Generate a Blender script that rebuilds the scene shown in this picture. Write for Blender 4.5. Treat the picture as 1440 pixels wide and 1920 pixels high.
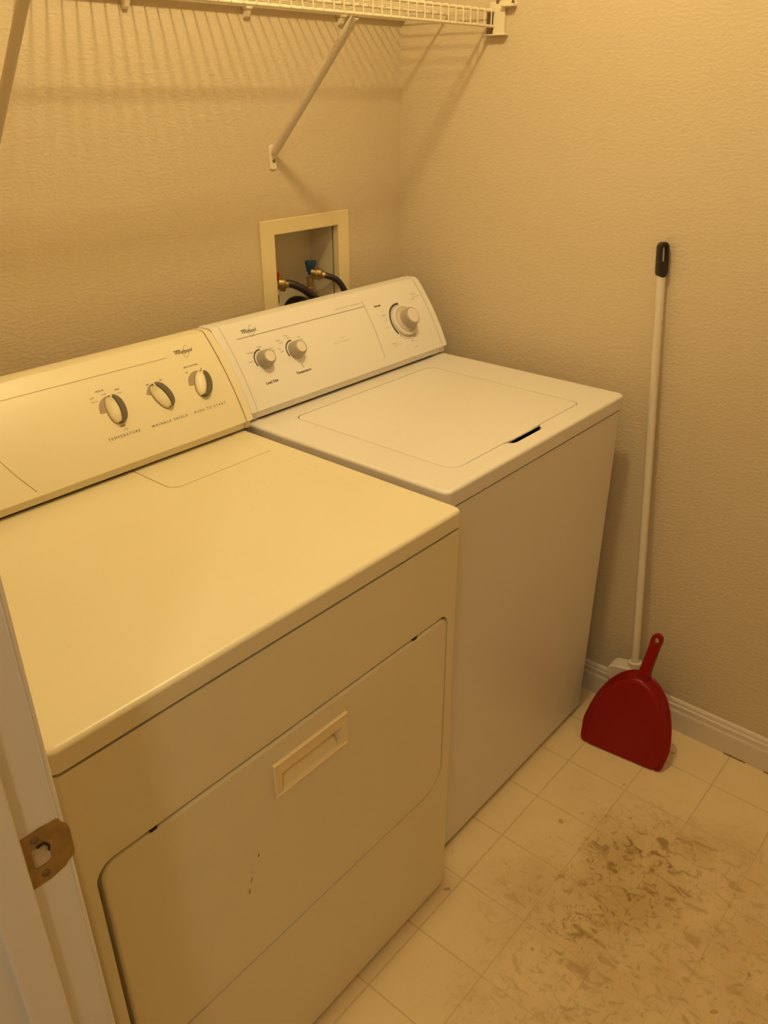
import bpy, bmesh, math, random
from mathutils import Vector, Matrix, noise
random.seed(7)
scene = bpy.context.scene
col = scene.collection
for o in list(bpy.data.objects): bpy.data.objects.remove(o)

# ------------------------------------------------------------------ camera
cam_d = bpy.data.cameras.new('camera'); cam = bpy.data.objects.new('camera', cam_d); col.objects.link(cam)
cam.matrix_world = Matrix(((0.64951767, 0.35028108, -0.67485551, -1.70396),
                           (-0.76034312, 0.29657675, -0.5778586, -1.47449),
                           (-0.00226648, 0.88845112, 0.45896565, 1.52684),
                           (0, 0, 0, 1)))
cam_d.sensor_fit = 'VERTICAL'; cam_d.sensor_height = 36; cam_d.lens = 1525.65 / 1920 * 36
cam_d.clip_start = 0.02
scene.camera = cam

# ------------------------------------------------------------------ world, lamps, exposure
w = bpy.data.worlds.new('world'); scene.world = w; w.use_nodes = True
w.node_tree.nodes['Background'].inputs[0].default_value = (1, .75, .45, 1)
w.node_tree.nodes['Background'].inputs[1].default_value = 0.02
def point_light(name, loc, power, colr, rad):
    d = bpy.data.lights.new(name, 'POINT'); d.energy = power; d.color = colr; d.shadow_soft_size = rad
    o = bpy.data.objects.new(name, d); o.location = loc; col.objects.link(o); return o
point_light('bulb_light', (-0.73, -0.75, 2.37), 29.5, (1, .80, .40), .045)
point_light('hall_lamp_light', (-2.45, -1.75, 2.30), 15, (1, .90, .70), .08)
scene.view_settings.view_transform = 'Standard'; scene.view_settings.look = 'None'
scene.view_settings.gamma = 1; scene.view_settings.use_curve_mapping = False
scene.view_settings.exposure = 0.0

# ------------------------------------------------------------------ materials
def mat(name, colr, rough=.5, metal=0, bump=0, bscale=200, var=0, vscale=6, emit=None, spec=.5, coat=0, bstretch=None, spots=None):
    m = bpy.data.materials.new(name); m.use_nodes = True; nt = m.node_tree; N = nt.nodes; L = nt.links
    b = N['Principled BSDF']
    b.inputs['Base Color'].default_value = (*colr, 1); b.inputs['Roughness'].default_value = rough
    b.inputs['Metallic'].default_value = metal; b.inputs['Specular IOR Level'].default_value = spec
    b.inputs['Coat Weight'].default_value = coat
    geo = N.new('ShaderNodeNewGeometry')
    if var:
        n = N.new('ShaderNodeTexNoise'); n.inputs['Scale'].default_value = vscale; n.inputs['Detail'].default_value = 5
        L.new(geo.outputs['Position'], n.inputs['Vector'])
        r = N.new('ShaderNodeMapRange'); r.inputs[1].default_value = .3; r.inputs[2].default_value = .7
        r.inputs[3].default_value = 1 - var; r.inputs[4].default_value = 1 + var * .4
        L.new(n.outputs['Fac'], r.inputs[0])
        mx = N.new('ShaderNodeVectorMath'); mx.operation = 'SCALE'; mx.inputs[0].default_value = colr
        L.new(r.outputs[0], mx.inputs['Scale']); L.new(mx.outputs[0], b.inputs['Base Color'])
    if bump:
        n = N.new('ShaderNodeTexNoise'); n.inputs['Scale'].default_value = bscale; n.inputs['Detail'].default_value = 4
        src = geo.outputs['Position']
        if bstretch:
            vm = N.new('ShaderNodeVectorMath'); vm.operation = 'MULTIPLY'; vm.inputs[1].default_value = bstretch
            L.new(src, vm.inputs[0]); src = vm.outputs[0]
        L.new(src, n.inputs['Vector'])
        bp = N.new('ShaderNodeBump'); bp.inputs['Strength'].default_value = bump; bp.inputs['Distance'].default_value = .002
        L.new(n.outputs['Fac'], bp.inputs['Height']); L.new(bp.outputs[0], b.inputs['Normal'])
    if emit:
        b.inputs['Emission Color'].default_value = (*emit[0], 1); b.inputs['Emission Strength'].default_value = emit[1]
    return m

def wall_mat():
    m = mat('textured_wall_paint', (.64, .525, .365), .62, spec=.35); nt = m.node_tree; N = nt.nodes; L = nt.links
    b = N['Principled BSDF']; geo = N['Geometry']
    def nz(scale, detail, st):
        vm = N.new('ShaderNodeVectorMath'); vm.operation = 'MULTIPLY'; vm.inputs[1].default_value = st
        L.new(geo.outputs['Position'], vm.inputs[0])
        n = N.new('ShaderNodeTexNoise'); n.inputs['Scale'].default_value = scale; n.inputs['Detail'].default_value = detail
        L.new(vm.outputs[0], n.inputs['Vector']); return n
    a = nz(95, 3, (1, 1, 1.9)); c = nz(230, 3, (1, 1, 1.5))
    r = N.new('ShaderNodeMapRange'); r.inputs[1].default_value = .42; r.inputs[2].default_value = .62
    r.interpolation_type = 'SMOOTHSTEP'; L.new(a.outputs['Fac'], r.inputs[0])
    ad = N.new('ShaderNodeMath'); ad.operation = 'MULTIPLY_ADD'; ad.inputs[1].default_value = .45
    L.new(c.outputs['Fac'], ad.inputs[0]); L.new(r.outputs[0], ad.inputs[2])
    bp = N.new('ShaderNodeBump'); bp.inputs['Strength'].default_value = .32; bp.inputs['Distance'].default_value = .0013
    L.new(ad.outputs[0], bp.inputs['Height']); L.new(bp.outputs[0], b.inputs['Normal'])
    return m

def floor_mat():
    m = mat('sheet_vinyl_tile', (.75, .62, .42), .42, spec=.4); nt = m.node_tree; N = nt.nodes; L = nt.links
    b = N['Principled BSDF']; geo = N['Geometry']
    def math_(op, a, bb=None, c=None):
        n = N.new('ShaderNodeMath'); n.operation = op
        for i, v in enumerate((a, bb, c)):
            if v is None: continue
            if isinstance(v, (int, float)): n.inputs[i].default_value = v
            else: L.new(v, n.inputs[i])
        return n.outputs[0]
    sx = N.new('ShaderNodeSeparateXYZ'); L.new(geo.outputs['Position'], sx.inputs[0])
    wob = N.new('ShaderNodeTexNoise'); wob.inputs['Scale'].default_value = 60; L.new(geo.outputs['Position'], wob.inputs['Vector'])
    wv = math_('MULTIPLY', math_('SUBTRACT', wob.outputs['Fac'], .5), .0016)
    ts = .1552
    def line(out, off):
        u = math_('MODULO', math_('ADD', math_('ADD', out, wv), off + ts * 100 + ts / 2), ts)
        d = math_('ABSOLUTE', math_('SUBTRACT', u, ts / 2))
        r = N.new('ShaderNodeMapRange'); r.inputs[1].default_value = .0008; r.inputs[2].default_value = .0028
        r.inputs[3].default_value = 1; r.inputs[4].default_value = 0; L.new(d, r.inputs[0]); return r.outputs[0]
    grid = math_('MAXIMUM', line(sx.outputs['X'], .209), line(sx.outputs['Y'], .8169))
    def nz(scale, det, st=(1, 1, 1), dist=0):
        vm = N.new('ShaderNodeVectorMath'); vm.operation = 'MULTIPLY'; vm.inputs[1].default_value = st
        L.new(geo.outputs['Position'], vm.inputs[0])
        n = N.new('ShaderNodeTexNoise'); n.inputs['Scale'].default_value = scale; n.inputs['Detail'].default_value = det
        n.inputs['Distortion'].default_value = dist
        L.new(vm.outputs[0], n.inputs['Vector']); return n.outputs['Fac']
    def mr(v, a, c, x, y):
        r = N.new('ShaderNodeMapRange'); r.interpolation_type = 'SMOOTHSTEP'
        r.inputs[1].default_value = a; r.inputs[2].default_value = c; r.inputs[3].default_value = x; r.inputs[4].default_value = y
        L.new(v, r.inputs[0]); return r.outputs[0]
    # worn, scuffed patch in the middle of the room
    dx = math_('DIVIDE', math_('SUBTRACT', sx.outputs['X'], -.58), .50)
    dy = math_('DIVIDE', math_('SUBTRACT', sx.outputs['Y'], -1.22), .38)
    d = math_('SQRT', math_('ADD', math_('MULTIPLY', dx, dx), math_('MULTIPLY', dy, dy)))
    d = math_('ADD', d, math_('MULTIPLY', math_('SUBTRACT', nz(5, 4), .5), 1.1))
    mask = mr(d, .45, 1.15, 1, 0)
    dx2 = math_('DIVIDE', math_('SUBTRACT', sx.outputs['X'], -.44), .24)
    dy2 = math_('DIVIDE', math_('SUBTRACT', sx.outputs['Y'], -1.09), .13)
    d2 = math_('SQRT', math_('ADD', math_('MULTIPLY', dx2, dx2), math_('MULTIPLY', dy2, dy2)))
    core = mr(math_('ADD', d2, math_('MULTIPLY', math_('SUBTRACT', nz(9, 3), .5), 1.2)), .4, 1.3, 1, 0)
    sc = math_('MAXIMUM', mr(nz(34, 7, (1.3, .8, 1), 1.1), .50, .70, 0, 1), mr(nz(62, 6, (.8, 1.35, 1), .9), .53, .72, 0, .85))
    scm = math_('MULTIPLY', sc, math_('ADD', math_('MULTIPLY', mask, .42), math_('MULTIPLY', core, .55)))
    film = math_('MULTIPLY', mask, mr(nz(7, 5), .3, .7, .18, .48))
    film = math_('MINIMUM', math_('ADD', film, math_('MULTIPLY', core, .22)), 1.0)
    speck = mr(nz(34, 0), .80, .84, 0, .5)
    mott = mr(nz(14, 6), .3, .7, .0, .12)
    def mix(a, bcol, f):
        x = N.new('ShaderNodeMix'); x.data_type = 'RGBA'
        if isinstance(a, tuple): x.inputs[6].default_value = (*a, 1)
        else: L.new(a, x.inputs[6])
        x.inputs[7].default_value = (*bcol, 1); L.new(f, x.inputs[0]); return x.outputs[2]
    c = mix((.79, .62, .36), (.66, .49, .27), mott)
    gf = math_('MULTIPLY', grid, math_('SUBTRACT', .44, math_('MULTIPLY', mask, .20)))
    c = mix(c, (.40, .28, .14), gf)
    c = mix(c, (.44, .29, .105), film)
    c = mix(c, (.29, .17, .055), scm)
    c = mix(c, (.2, .12, .06), speck)
    L.new(c, b.inputs['Base Color'])
    bp = N.new('ShaderNodeBump'); bp.inputs['Strength'].default_value = .25; bp.inputs['Distance'].default_value = .0006
    L.new(math_('SUBTRACT', nz(90, 4), grid), bp.inputs['Height']); L.new(bp.outputs[0], b.inputs['Normal'])
    return m

M = dict(
    wall=wall_mat(), floor=floor_mat(),
    ceil=mat('ceiling_paint', (.60, .55, .45), .8, bump=.4, bscale=120),
    trim=mat('trim_paint', (.80, .74, .66), .42, bump=.10, bscale=60, bstretch=(1, 1, .25)),
    base=mat('baseboard_paint', (.70, .60, .50), .45, bump=.12, bscale=40),
    white=mat('washer_enamel', (.80, .745, .68), .30, var=.02, vscale=3, bump=.02, bscale=500),
    bisque=mat('dryer_enamel', (.80, .71, .50), .32, var=.02, vscale=4, bump=.02, bscale=500),
    wpanel=mat('washer_console_plastic', (.84, .79, .73), .38),
    dpanel=mat('dryer_console_plastic', (.84, .75, .54), .38),
    dline=mat('dryer_print_line', (.42, .33, .17), .5),
    wline=mat('washer_print_line', (.30, .24, .16), .5),
    ink=mat('dark_print', (.075, .055, .04), .5),
    softink=mat('grey_print', (.36, .31, .25), .5),
    faint=mat('faint_print', (.58, .52, .44), .5),
    knobgrey=mat('knob_grey_beige', (.40, .345, .28), .40),
    knobmid=mat('knob_skirt_beige', (.60, .53, .43), .40),
    knobcap=mat('knob_cap', (.78, .71, .62), .35),
    olive=mat('knob_dark_grip', (.15, .125, .085), .42),
    scale=mat('dial_scale_print', (.42, .31, .21), .5),
    ivory=mat('ivory_plastic', (.90, .74, .44), .36),
    gap=mat('shadow_gap_black', (.015, .012, .010), .8),
    brass=mat('brass', (.42, .29, .12), .45, metal=.8, bump=.1, bscale=90),
    strike=mat('worn_strike_plate', (.40, .26, .09), .42, metal=.55, var=.25, vscale=60, bump=.15, bscale=150),
    raw=mat('bare_wood', (.58, .45, .29), .8, var=.25, vscale=80),
    wire=mat('vinyl_coated_wire', (.80, .70, .52), .38),
    brace=mat('painted_steel_brace', (.62, .54, .42), .42),
    bracket=mat('white_bracket_plastic', (.78, .69, .52), .4),
    screw=mat('screw_metal', (.22, .17, .12), .35, metal=.8),
    blackp=mat('black_plastic', (.018, .014, .012), .35),
    rubber=mat('black_hose_rubber', (.022, .018, .018), .42),
    red=mat('red_plastic', (.24, .002, .0025), .30, spec=.35),
    redh=mat('red_valve_handle', (.45, .01, .012), .4),
    blueh=mat('blue_valve_handle', (.012, .06, .13), .4),
    pole=mat('white_broom_pole', (.70, .62, .51), .30),
    bristle=mat('broom_bristle', (.70, .66, .60), .6),
    boxp=mat('outlet_box_plastic', (.80, .67, .40), .40),
    boxin=mat('outlet_box_interior', (.66, .58, .42), .5),
    glow=mat('bulb_glass', (.9, .85, .7), .4, emit=((1, .66, .26), 14)),
    fixture=mat('fixture_white', (.8, .78, .72), .4),
    scuff=mat('scuff_mark', (.15, .09, .05), .6),
    stain=mat('grey_smudge', (.55, .46, .30), .5),
)

# ------------------------------------------------------------------ mesh helpers
def link(name, bm, m, parent=None, smooth=True, bevel=0, seg=2, angle=35):
    me = bpy.data.meshes.new(name); bmesh.ops.recalc_face_normals(bm, faces=bm.faces[:])
    bm.to_mesh(me); bm.free()
    ms = m if isinstance(m, (list, tuple)) else [m]
    for x in ms: me.materials.append(x)
    if smooth:
        for p in me.polygons: p.use_smooth = True
        me.set_sharp_from_angle(angle=math.radians(angle))
    o = bpy.data.objects.new(name, me); col.objects.link(o)
    if parent:
        o.parent = parent; o.matrix_parent_inverse = Matrix.Translation(-parent.location) @ Matrix.Identity(4) if False else Matrix.Identity(4)
        o.location = -Vector(root_loc(parent))
    if smooth and not bevel:
        wn = o.modifiers.new('weighted_normal', 'WEIGHTED_NORMAL'); wn.keep_sharp = True; wn.weight = 80
    if bevel:
        md = o.modifiers.new('bevel', 'BEVEL'); md.width = bevel; md.segments = seg; md.limit_method = 'ANGLE'; md.angle_limit = math.radians(40)
        md.harden_normals = False
    return o
ROOT = {}
def root_loc(p):          # world location of a parent's origin
    return ROOT.get(p.name, (0, 0, 0))
def thing(name, label, cat, loc, group=None):
    o = bpy.data.objects.new(name, None); col.objects.link(o); o.location = loc; o.empty_display_size = .05
    ROOT[o.name] = tuple(loc)
    o['label'] = label; o['category'] = cat
    if group: o['group'] = group
    return o
def struct(o): o['kind'] = 'structure'; return o
def tag(o, label, cat, group=None):
    o['label'] = label; o['category'] = cat
    if group: o['group'] = group
    return o
def part(name, bm, m, parent, label=None, **k):
    o = link(name, bm, m, parent, **k)
    # parts keep world-space vertex coordinates, offset back by the parent's location
    if label: o['label'] = label
    if parent.type == 'MESH':           # sub-part: parent already sits at -root
        o.location = (0, 0, 0)
    return o
def box(bm, a, b, mi=0):
    x0, y0, z0 = [min(a[i], b[i]) for i in range(3)]; x1, y1, z1 = [max(a[i], b[i]) for i in range(3)]
    v = [bm.verts.new(p) for p in ((x0,y0,z0),(x1,y0,z0),(x1,y1,z0),(x0,y1,z0),(x0,y0,z1),(x1,y0,z1),(x1,y1,z1),(x0,y1,z1))]
    for f in ((0,3,2,1),(4,5,6,7),(0,1,5,4),(1,2,6,5),(2,3,7,6),(3,0,4,7)):
        bm.faces.new([v[i] for i in f]).material_index = mi
    return bm
def loft(bm, loops, cap0=False, cap1=False, mi=0, closed=True, cap1mi=None):
    R = [[bm.verts.new(p) for p in l] for l in loops]
    for a, b in zip(R, R[1:]):
        n = len(a)
        for i in range(n if closed else n - 1):
            j = (i + 1) % n
            bm.faces.new((a[i], a[j], b[j], b[i])).material_index = mi
    if cap0: bm.faces.new(list(reversed(R[0]))).material_index = mi
    if cap1: bm.faces.new(R[-1]).material_index = mi if cap1mi is None else cap1mi
    return bm
def rrect(x0, x1, y0, y1, r=.01, n=6, side=2):
    """rounded rectangle, counter-clockwise from the lower-right; r scalar or (ll, lr, ur, ul)"""
    if isinstance(r, (int, float)): r = (r,) * 4
    ll, lr, ur, ul = [max(v, 1e-5) for v in r]
    P = []
    def arc(cx, cy, rr, a0):
        for i in range(n + 1):
            a = math.radians(a0 + 90 * i / n); P.append((cx + rr * math.cos(a), cy + rr * math.sin(a)))
    def seg(a, b):
        for i in range(1, side): P.append((a[0] + (b[0] - a[0]) * i / side, a[1] + (b[1] - a[1]) * i / side))
    arc(x0 + ll, y0 + ll, ll, 180); seg((x0 + ll, y0), (x1 - lr, y0))
    arc(x1 - lr, y0 + lr, lr, 270); seg((x1, y0 + lr), (x1, y1 - ur))
    arc(x1 - ur, y1 - ur, ur, 0); seg((x1 - ur, y1), (x0 + ul, y1))
    arc(x0 + ul, y1 - ul, ul, 90); seg((x0, y1 - ul), (x0, y0 + ll))
    return P
def zl(P, z): return [(x, y, z) for x, y in P]
def yl(P, y): return [(x, y, z) for x, z in P]
def lathe(bm, prof, M4, n=28, mi=0, mis=None):
    """prof: list of (r, h)"""
    loops = []
    for r, h in prof:
        loops.append([M4 @ Vector((r * math.cos(2*math.pi*i/n), r * math.sin(2*math.pi*i/n), h)) for i in range(n)])
    R = [[bm.verts.new(p) for p in l] for l in loops]
    for k, (a, b) in enumerate(zip(R, R[1:])):
        for i in range(n):
            j = (i + 1) % n
            bm.faces.new((a[i], a[j], b[j], b[i])).material_index = (mis[k] if mis else mi)
    bm.faces.new(list(reversed(R[0]))).material_index = mis[0] if mis else mi
    bm.faces.new(R[-1]).material_index = mis[-1] if mis else mi
def frame_at(p, zdir, xhint=(1, 0, 0)):
    z = Vector(zdir).normalized(); x = Vector(xhint); x = (x - z * x.dot(z)).normalized(); y = z.cross(x)
    m = Matrix((x, y, z)).transposed().to_4x4(); m.translation = Vector(p); return m
def tube(bm, pts, r, n=10, mi=0, flat=1.0, hint=(1, 0, 0)):
    pts = [Vector(p) for p in pts]; loops = []
    for i, p in enumerate(pts):
        t = (pts[min(i+1, len(pts)-1)] - pts[max(i-1, 0)]).normalized()
        h = Vector(hint)
        if abs(t.dot(h)) > .95: h = Vector((0, 0, 1))
        x = (h - t * h.dot(t)).normalized(); y = t.cross(x)
        rr = r[i] if isinstance(r, (list, tuple)) else r
        loops.append([p + x * rr * math.cos(2*math.pi*k/n) + y * rr * flat * math.sin(2*math.pi*k/n) for k in range(n)])
    loft(bm, loops, True, True, mi)
def spline(P, k=8):
    P = [Vector(p) for p in P]; out = []
    Q = [P[0]*2 - P[1]] + P + [P[-1]*2 - P[-2]]
    for i in range(1, len(Q) - 2):
        for j in range(k):
            t = j / k; a, b, c, d = Q[i-1], Q[i], Q[i+1], Q[i+2]
            out.append(.5 * ((2*b) + (c - a)*t + (2*a - 5*b + 4*c - d)*t*t + (3*b - a - 3*c + d)*t*t*t))
    out.append(P[-1]); return out
def text_mesh(txt, size, spacing=1.0, shear=0, bold=0):
    c = bpy.data.curves.new('lettering', 'FONT'); c.body = txt; c.size = size; c.align_x = 'CENTER'; c.align_y = 'CENTER'
    c.space_character = spacing; c.shear = shear; c.offset = bold; c.resolution_u = 2; c.extrude = size * .008
    o = bpy.data.objects.new('lettering', c); col.objects.link(o)
    bpy.context.view_layer.update()
    me = bpy.data.meshes.new_from_object(o.evaluated_get(bpy.context.evaluated_depsgraph_get()))
    bpy.data.objects.remove(o); bpy.data.curves.remove(c)
    return me

# ------------------------------------------------------------------ the room
XR = .088; ZC = 2.50; XJ = -1.507; YJ = -.95; YD2 = -1.76; YF = -1.95
# floor
bm = bmesh.new(); box(bm, (-3.2, -3.0, -.05), (XR + .12, .12, 0)); struct(link('floor', bm, M['floor'], smooth=False))
bm = bmesh.new(); box(bm, (-3.2, -3.0, ZC), (XR + .12, .12, ZC + .05)); struct(link('ceiling', bm, M['ceil'], smooth=False))
# back wall with the opening of the outlet box
bm = bmesh.new()
O = [(-3.2, 0), (XR + .12, 0), (XR + .12, ZC), (-3.2, ZC)]
H = [(-.380, 1.03), (-.157, 1.03), (-.157, 1.236), (-.380, 1.236)]
loft(bm, [yl(O, .12), yl(O, 0), yl(H, 0), yl(H, .12), yl(O, .12)])
struct(link('wall_back', bm, M['wall'], smooth=False))
bm = bmesh.new(); box(bm, (XR, -3.0, 0), (XR + .12, 0, ZC)); struct(link('wall_right', bm, M['wall'], smooth=False))
bm = bmesh.new(); box(bm, (XJ - .0, YF - .1, 0), (XR, YF, ZC)); struct(link('wall_front', bm, M['wall'], smooth=False))
# left wall: solid beyond the jamb, header over the doorway, stub on the near side
XW0, XW1 = -1.625, -1.513
bm = bmesh.new(); box(bm, (XW0, YJ + .02, 0), (XW1, 0, ZC)); struct(link('wall_left', bm, M['wall'], smooth=False))
bm = bmesh.new(); box(bm, (XW0, YD2 - .02, 2.07), (XW1, YJ + .02, ZC)); struct(link('wall_left', bm, M['wall'], smooth=False))
bm = bmesh.new(); box(bm, (XW0, -3.0, 0), (XW1, YD2 - .02, ZC)); struct(link('wall_left', bm, M['wall'], smooth=False))
bm = bmesh.new(); box(bm, (-3.2, -3.0, 0), (-3.1, 0, ZC)); struct(link('wall_hall', bm, M['wall'], smooth=False))
bm = bmesh.new(); box(bm, (-3.1, -3.0, 0), (XW0, -2.9, ZC)); struct(link('wall_hall', bm, M['wall'], smooth=False))

# door jamb with stop; door_1 is the opening
jamb = bpy.data.objects.new('door_1', None); col.objects.link(jamb); jamb.location = (XJ, YJ, 0); ROOT['door_1'] = (XJ, YJ, 0); jamb['kind'] = 'structure'
JX0, JX1 = -1.632, XJ
ZP0, ZP1 = .933, .990           # strike plate
bm = bmesh.new()
P = rrect(JX0, JX1, YJ, YJ + .019, (.002, .0025, .002, .002), n=4, side=1)
loft(bm, [zl(P, 0), zl(P, 2.055)], True, True)
part('door_jamb', bm, M['trim'], jamb)
bm = bmesh.new(); P = rrect(-1.581, -1.5475, YJ - .011, YJ + .002, (.003, .003, .0005, .0005), n=4, side=1)
loft(bm, [zl(P, 0), zl(P, 2.04)], True, True); part('door_stop', bm, M['trim'], jamb)
bm = bmesh.new(); box(bm, (JX0, YD2 - .019, 0), (JX1, YD2, 2.055)); part('door_jamb', bm, M['trim'], jamb, bevel=.002)
bm = bmesh.new(); box(bm, (JX0, YD2, 2.04), (JX1, YJ, 2.06)); part('door_jamb', bm, M['trim'], jamb, bevel=.002)
# hall-side casing
bm = bmesh.new(); P = [(-1.632, YJ + .004), (-1.641, YJ + .006), (-1.644, YJ + .012), (-1.644, YJ + .04), (-1.648, YJ + .055), (-1.6485, YJ + .07), (-1.625, YJ + .07), (-1.625, YJ + .004)]
loft(bm, [zl(P, 0), zl(P, 2.10)], True, True); struct(link('trim_1', bm, M['trim']))
# paint ridge along the room-side edge of the jamb (uneven paint line)
bm = bmesh.new(); pts = []
for i in range(90):
    z = .02 + i * .0225
    pts.append((-1.5125 + .0010 * noise.noise(Vector((0, 3, z * 22))), YJ - .0002, z))
tube(bm, pts, .0009, 6); part('paint_ridge', bm, M['trim'], jamb)

# strike plate: thing of its own, screwed to the jamb
sp = thing('strike_plate', 'tarnished brass strike plate set in the white door jamb', 'strike plate', (-1.528, YJ, .9615))
yp = YJ - .0012
outl = [(-1.5480, ZP0 + .000), (-1.5300, ZP0 - .001), (-1.5160, ZP0 + .002), (-1.5125, ZP0 + .005), (-1.5062, ZP0 + .0085), (-1.5050, ZP0 + .014), (-1.5050, ZP1 - .018),
        (-1.5065, ZP1 - .011), (-1.5110, ZP1 - .006), (-1.5120, ZP1 - .001), (-1.5300, ZP1 + .001), (-1.5480, ZP1)]
hx0, hx1, hz0, hz1 = -1.5395, -1.5245, ZP0 + .019, ZP1 - .017
# hole loop matched in count with outline
hole = [(hx0, hz0), (hx0 + .007, hz0 - .001), (hx1 - .002, hz0), (hx1, hz0 + .002), (hx1, hz0 + .006), (hx1, hz0 + .010), (hx1, hz1 - .006), (hx1, hz1 - .003), (hx1 - .002, hz1), (hx1 - .004, hz1), (hx0 + .006, hz1), (hx0, hz1)]
def bend(p, y):          # lip curls round the room-side edge
    x, z = p
    k = max(0, x - (-1.5125)) / .0075
    return (x, y - .0004 * min(k, 1), z)
bm = bmesh.new()
loft(bm, [[bend(p, YJ + .0010) for p in outl], [bend(p, yp) for p in outl], [(x, yp, z) for x, z in hole], [(x, YJ + .0, z) for x, z in hole]])
plate = part('plate', bm, M['strike'], sp, smooth=True)
# latch pocket: ragged wood recess seen through the hole
bm = bmesh.new(); P = rrect(hx0 - .0005, hx1 + .0005, hz0 - .0005, hz1 + .0005, .002, 3, 2)
P2 = rrect(hx0 + .0015, hx1 - .002, hz0 + .001, hz1 - .002, .002, 3, 2)
loft(bm, [yl(P, YJ - .0004), yl(P2, YJ - .0003)], False, True); part('latch_pocket', bm, M['raw'], sp, label='bare wood inside the latch hole')
bm = bmesh.new()
tube(bm, [(hx1 - .001, yp - .0006, hz0 + .012), (hx1 - .0002, yp - .001, hz1 - .004), (hx1 - .004, yp - .001, hz1 + .0015), (hx1 - .010, yp - .0008, hz1 + .001)], .0011, 6)
part('latch_lip', bm, M['gap'], sp, label='dark bent lip of the latch hole')
for zz, xx in ((ZP1 - .008, -1.5345), (ZP0 + .0085, -1.5325)):
    bm = bmesh.new(); lathe(bm, [(.0036, -.001), (.0036, .0004), (.0028, .0010), (.0010, .0006)], frame_at((xx, yp, zz), (0, -1, 0)), 14)
    part('screw', bm, M['screw'], sp)

# baseboards
def baseboard(name, a, b, inward):
    a = Vector(a); b = Vector(b); n = Vector(inward)
    prof = [(0, 0), (.014, 0), (.0142, .052), (.0128, .056), (.0128, .059), (.0105, .063), (.0098, .072), (.0100, .076), (.0070, .079), (.0058, .086), (.0030, .0905), (0, .092)]
    L = [[tuple(p + n * d + Vector((0, 0, h))) for d, h in prof] for p in (a, b)]
    bm = bmesh.new(); loft(bm, L, True, True); o = struct(link(name, bm, M['base'], angle=20)); return o
baseboard('baseboard_right', (XR, YF, 0), (XR, 0, 0), (-1, 0, 0))
baseboard('baseboard_back', (XW1, 0, 0), (XR - .0145, 0, 0), (0, -1, 0))
baseboard('baseboard_front', (XW1, YF, 0), (XR - .0145, YF, 0), (0, 1, 0))
# dark crumbly caulk gap at the foot of the right baseboard
for y0, y1 in ((-1.165, -1.11), (-1.24, -1.21), (-.80, -.775)):
    bm = bmesh.new(); tube(bm, [(XR - .0145, y0 + (y1 - y0) * i / 6, .0012 + .0006 * math.sin(i * 2)) for i in range(7)], .0016, 5)
    tag(link('debris_strip', bm, M['scuff']), {-1.165: 'dark dirt in the baseboard joint right of the red dustpan',
        -1.24: 'short dark dirt crumb at the baseboard, farthest right on the floor', -.80: 'dark dirt at the baseboard foot behind the dustpan, beside the washer'}[y0], 'dirt')

# ------------------------------------------------------------------ ceiling light (out of frame, gives the room its light)
cl = thing('ceiling_light', 'white ceiling lamp holder with a bare warm bulb above the appliances', 'ceiling light', (-.73, -.75, ZC))
bm = bmesh.new(); lathe(bm, [(.06, 0), (.06, .012), (.045, .022), (.022, .026), (.020, .045)], frame_at((-.73, -.75, ZC), (0, 0, -1))); part('lamp_holder', bm, M['fixture'], cl)
bm = bmesh.new(); lathe(bm, [(.013, 0), (.015, .01), (.028, .03), (.030, .042), (.022, .056), (.008, .063)], frame_at((-.73, -.75, ZC - .040), (0, 0, -1))); part('bulb', bm, M['glow'], cl)
cl = thing('ceiling_light', 'white dome-shaded hallway ceiling lamp behind the doorway', 'ceiling light', (-2.45, -1.75, ZC))
bm = bmesh.new(); lathe(bm, [(.14, 0), (.14, .02), (.12, .05), (.07, .075), (.01, .085)], frame_at((-2.45, -1.75, ZC), (0, 0, -1))); part('glass_shade', bm, M['fixture'], cl)

# ------------------------------------------------------------------ console faces
class Face:
    def __init__(s, P0, P1, B):
        s.P0 = Vector(P0); v = Vector(P1) - s.P0; s.L = v.length; s.v = v.normalized()
        s.n = Vector((0, -s.v.z, s.v.y)); s.B = B
    def pt(s, x, t, h=0):
        q = t / s.L; b = 4 * s.B * q * (1 - q); db = 4 * s.B * (1 - 2 * q) / s.L
        n = (s.n - s.v * db).normalized(); p = s.P0 + s.v * t + s.n * b; p.x = x
        return p + n * h
    def fr(s, x, t, h=0):
        q = t / s.L; db = 4 * s.B * (1 - 2 * q) / s.L; n = (s.n - s.v * db).normalized()
        return frame_at(s.pt(x, t, h), n, (1, 0, 0))
WF = Face((0, -.2398, .9262), (0, -.1309, 1.095), .008)
DF = Face((-.706, -.2646, .9253), (-.706, -.1481, 1.098), .009)

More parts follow.
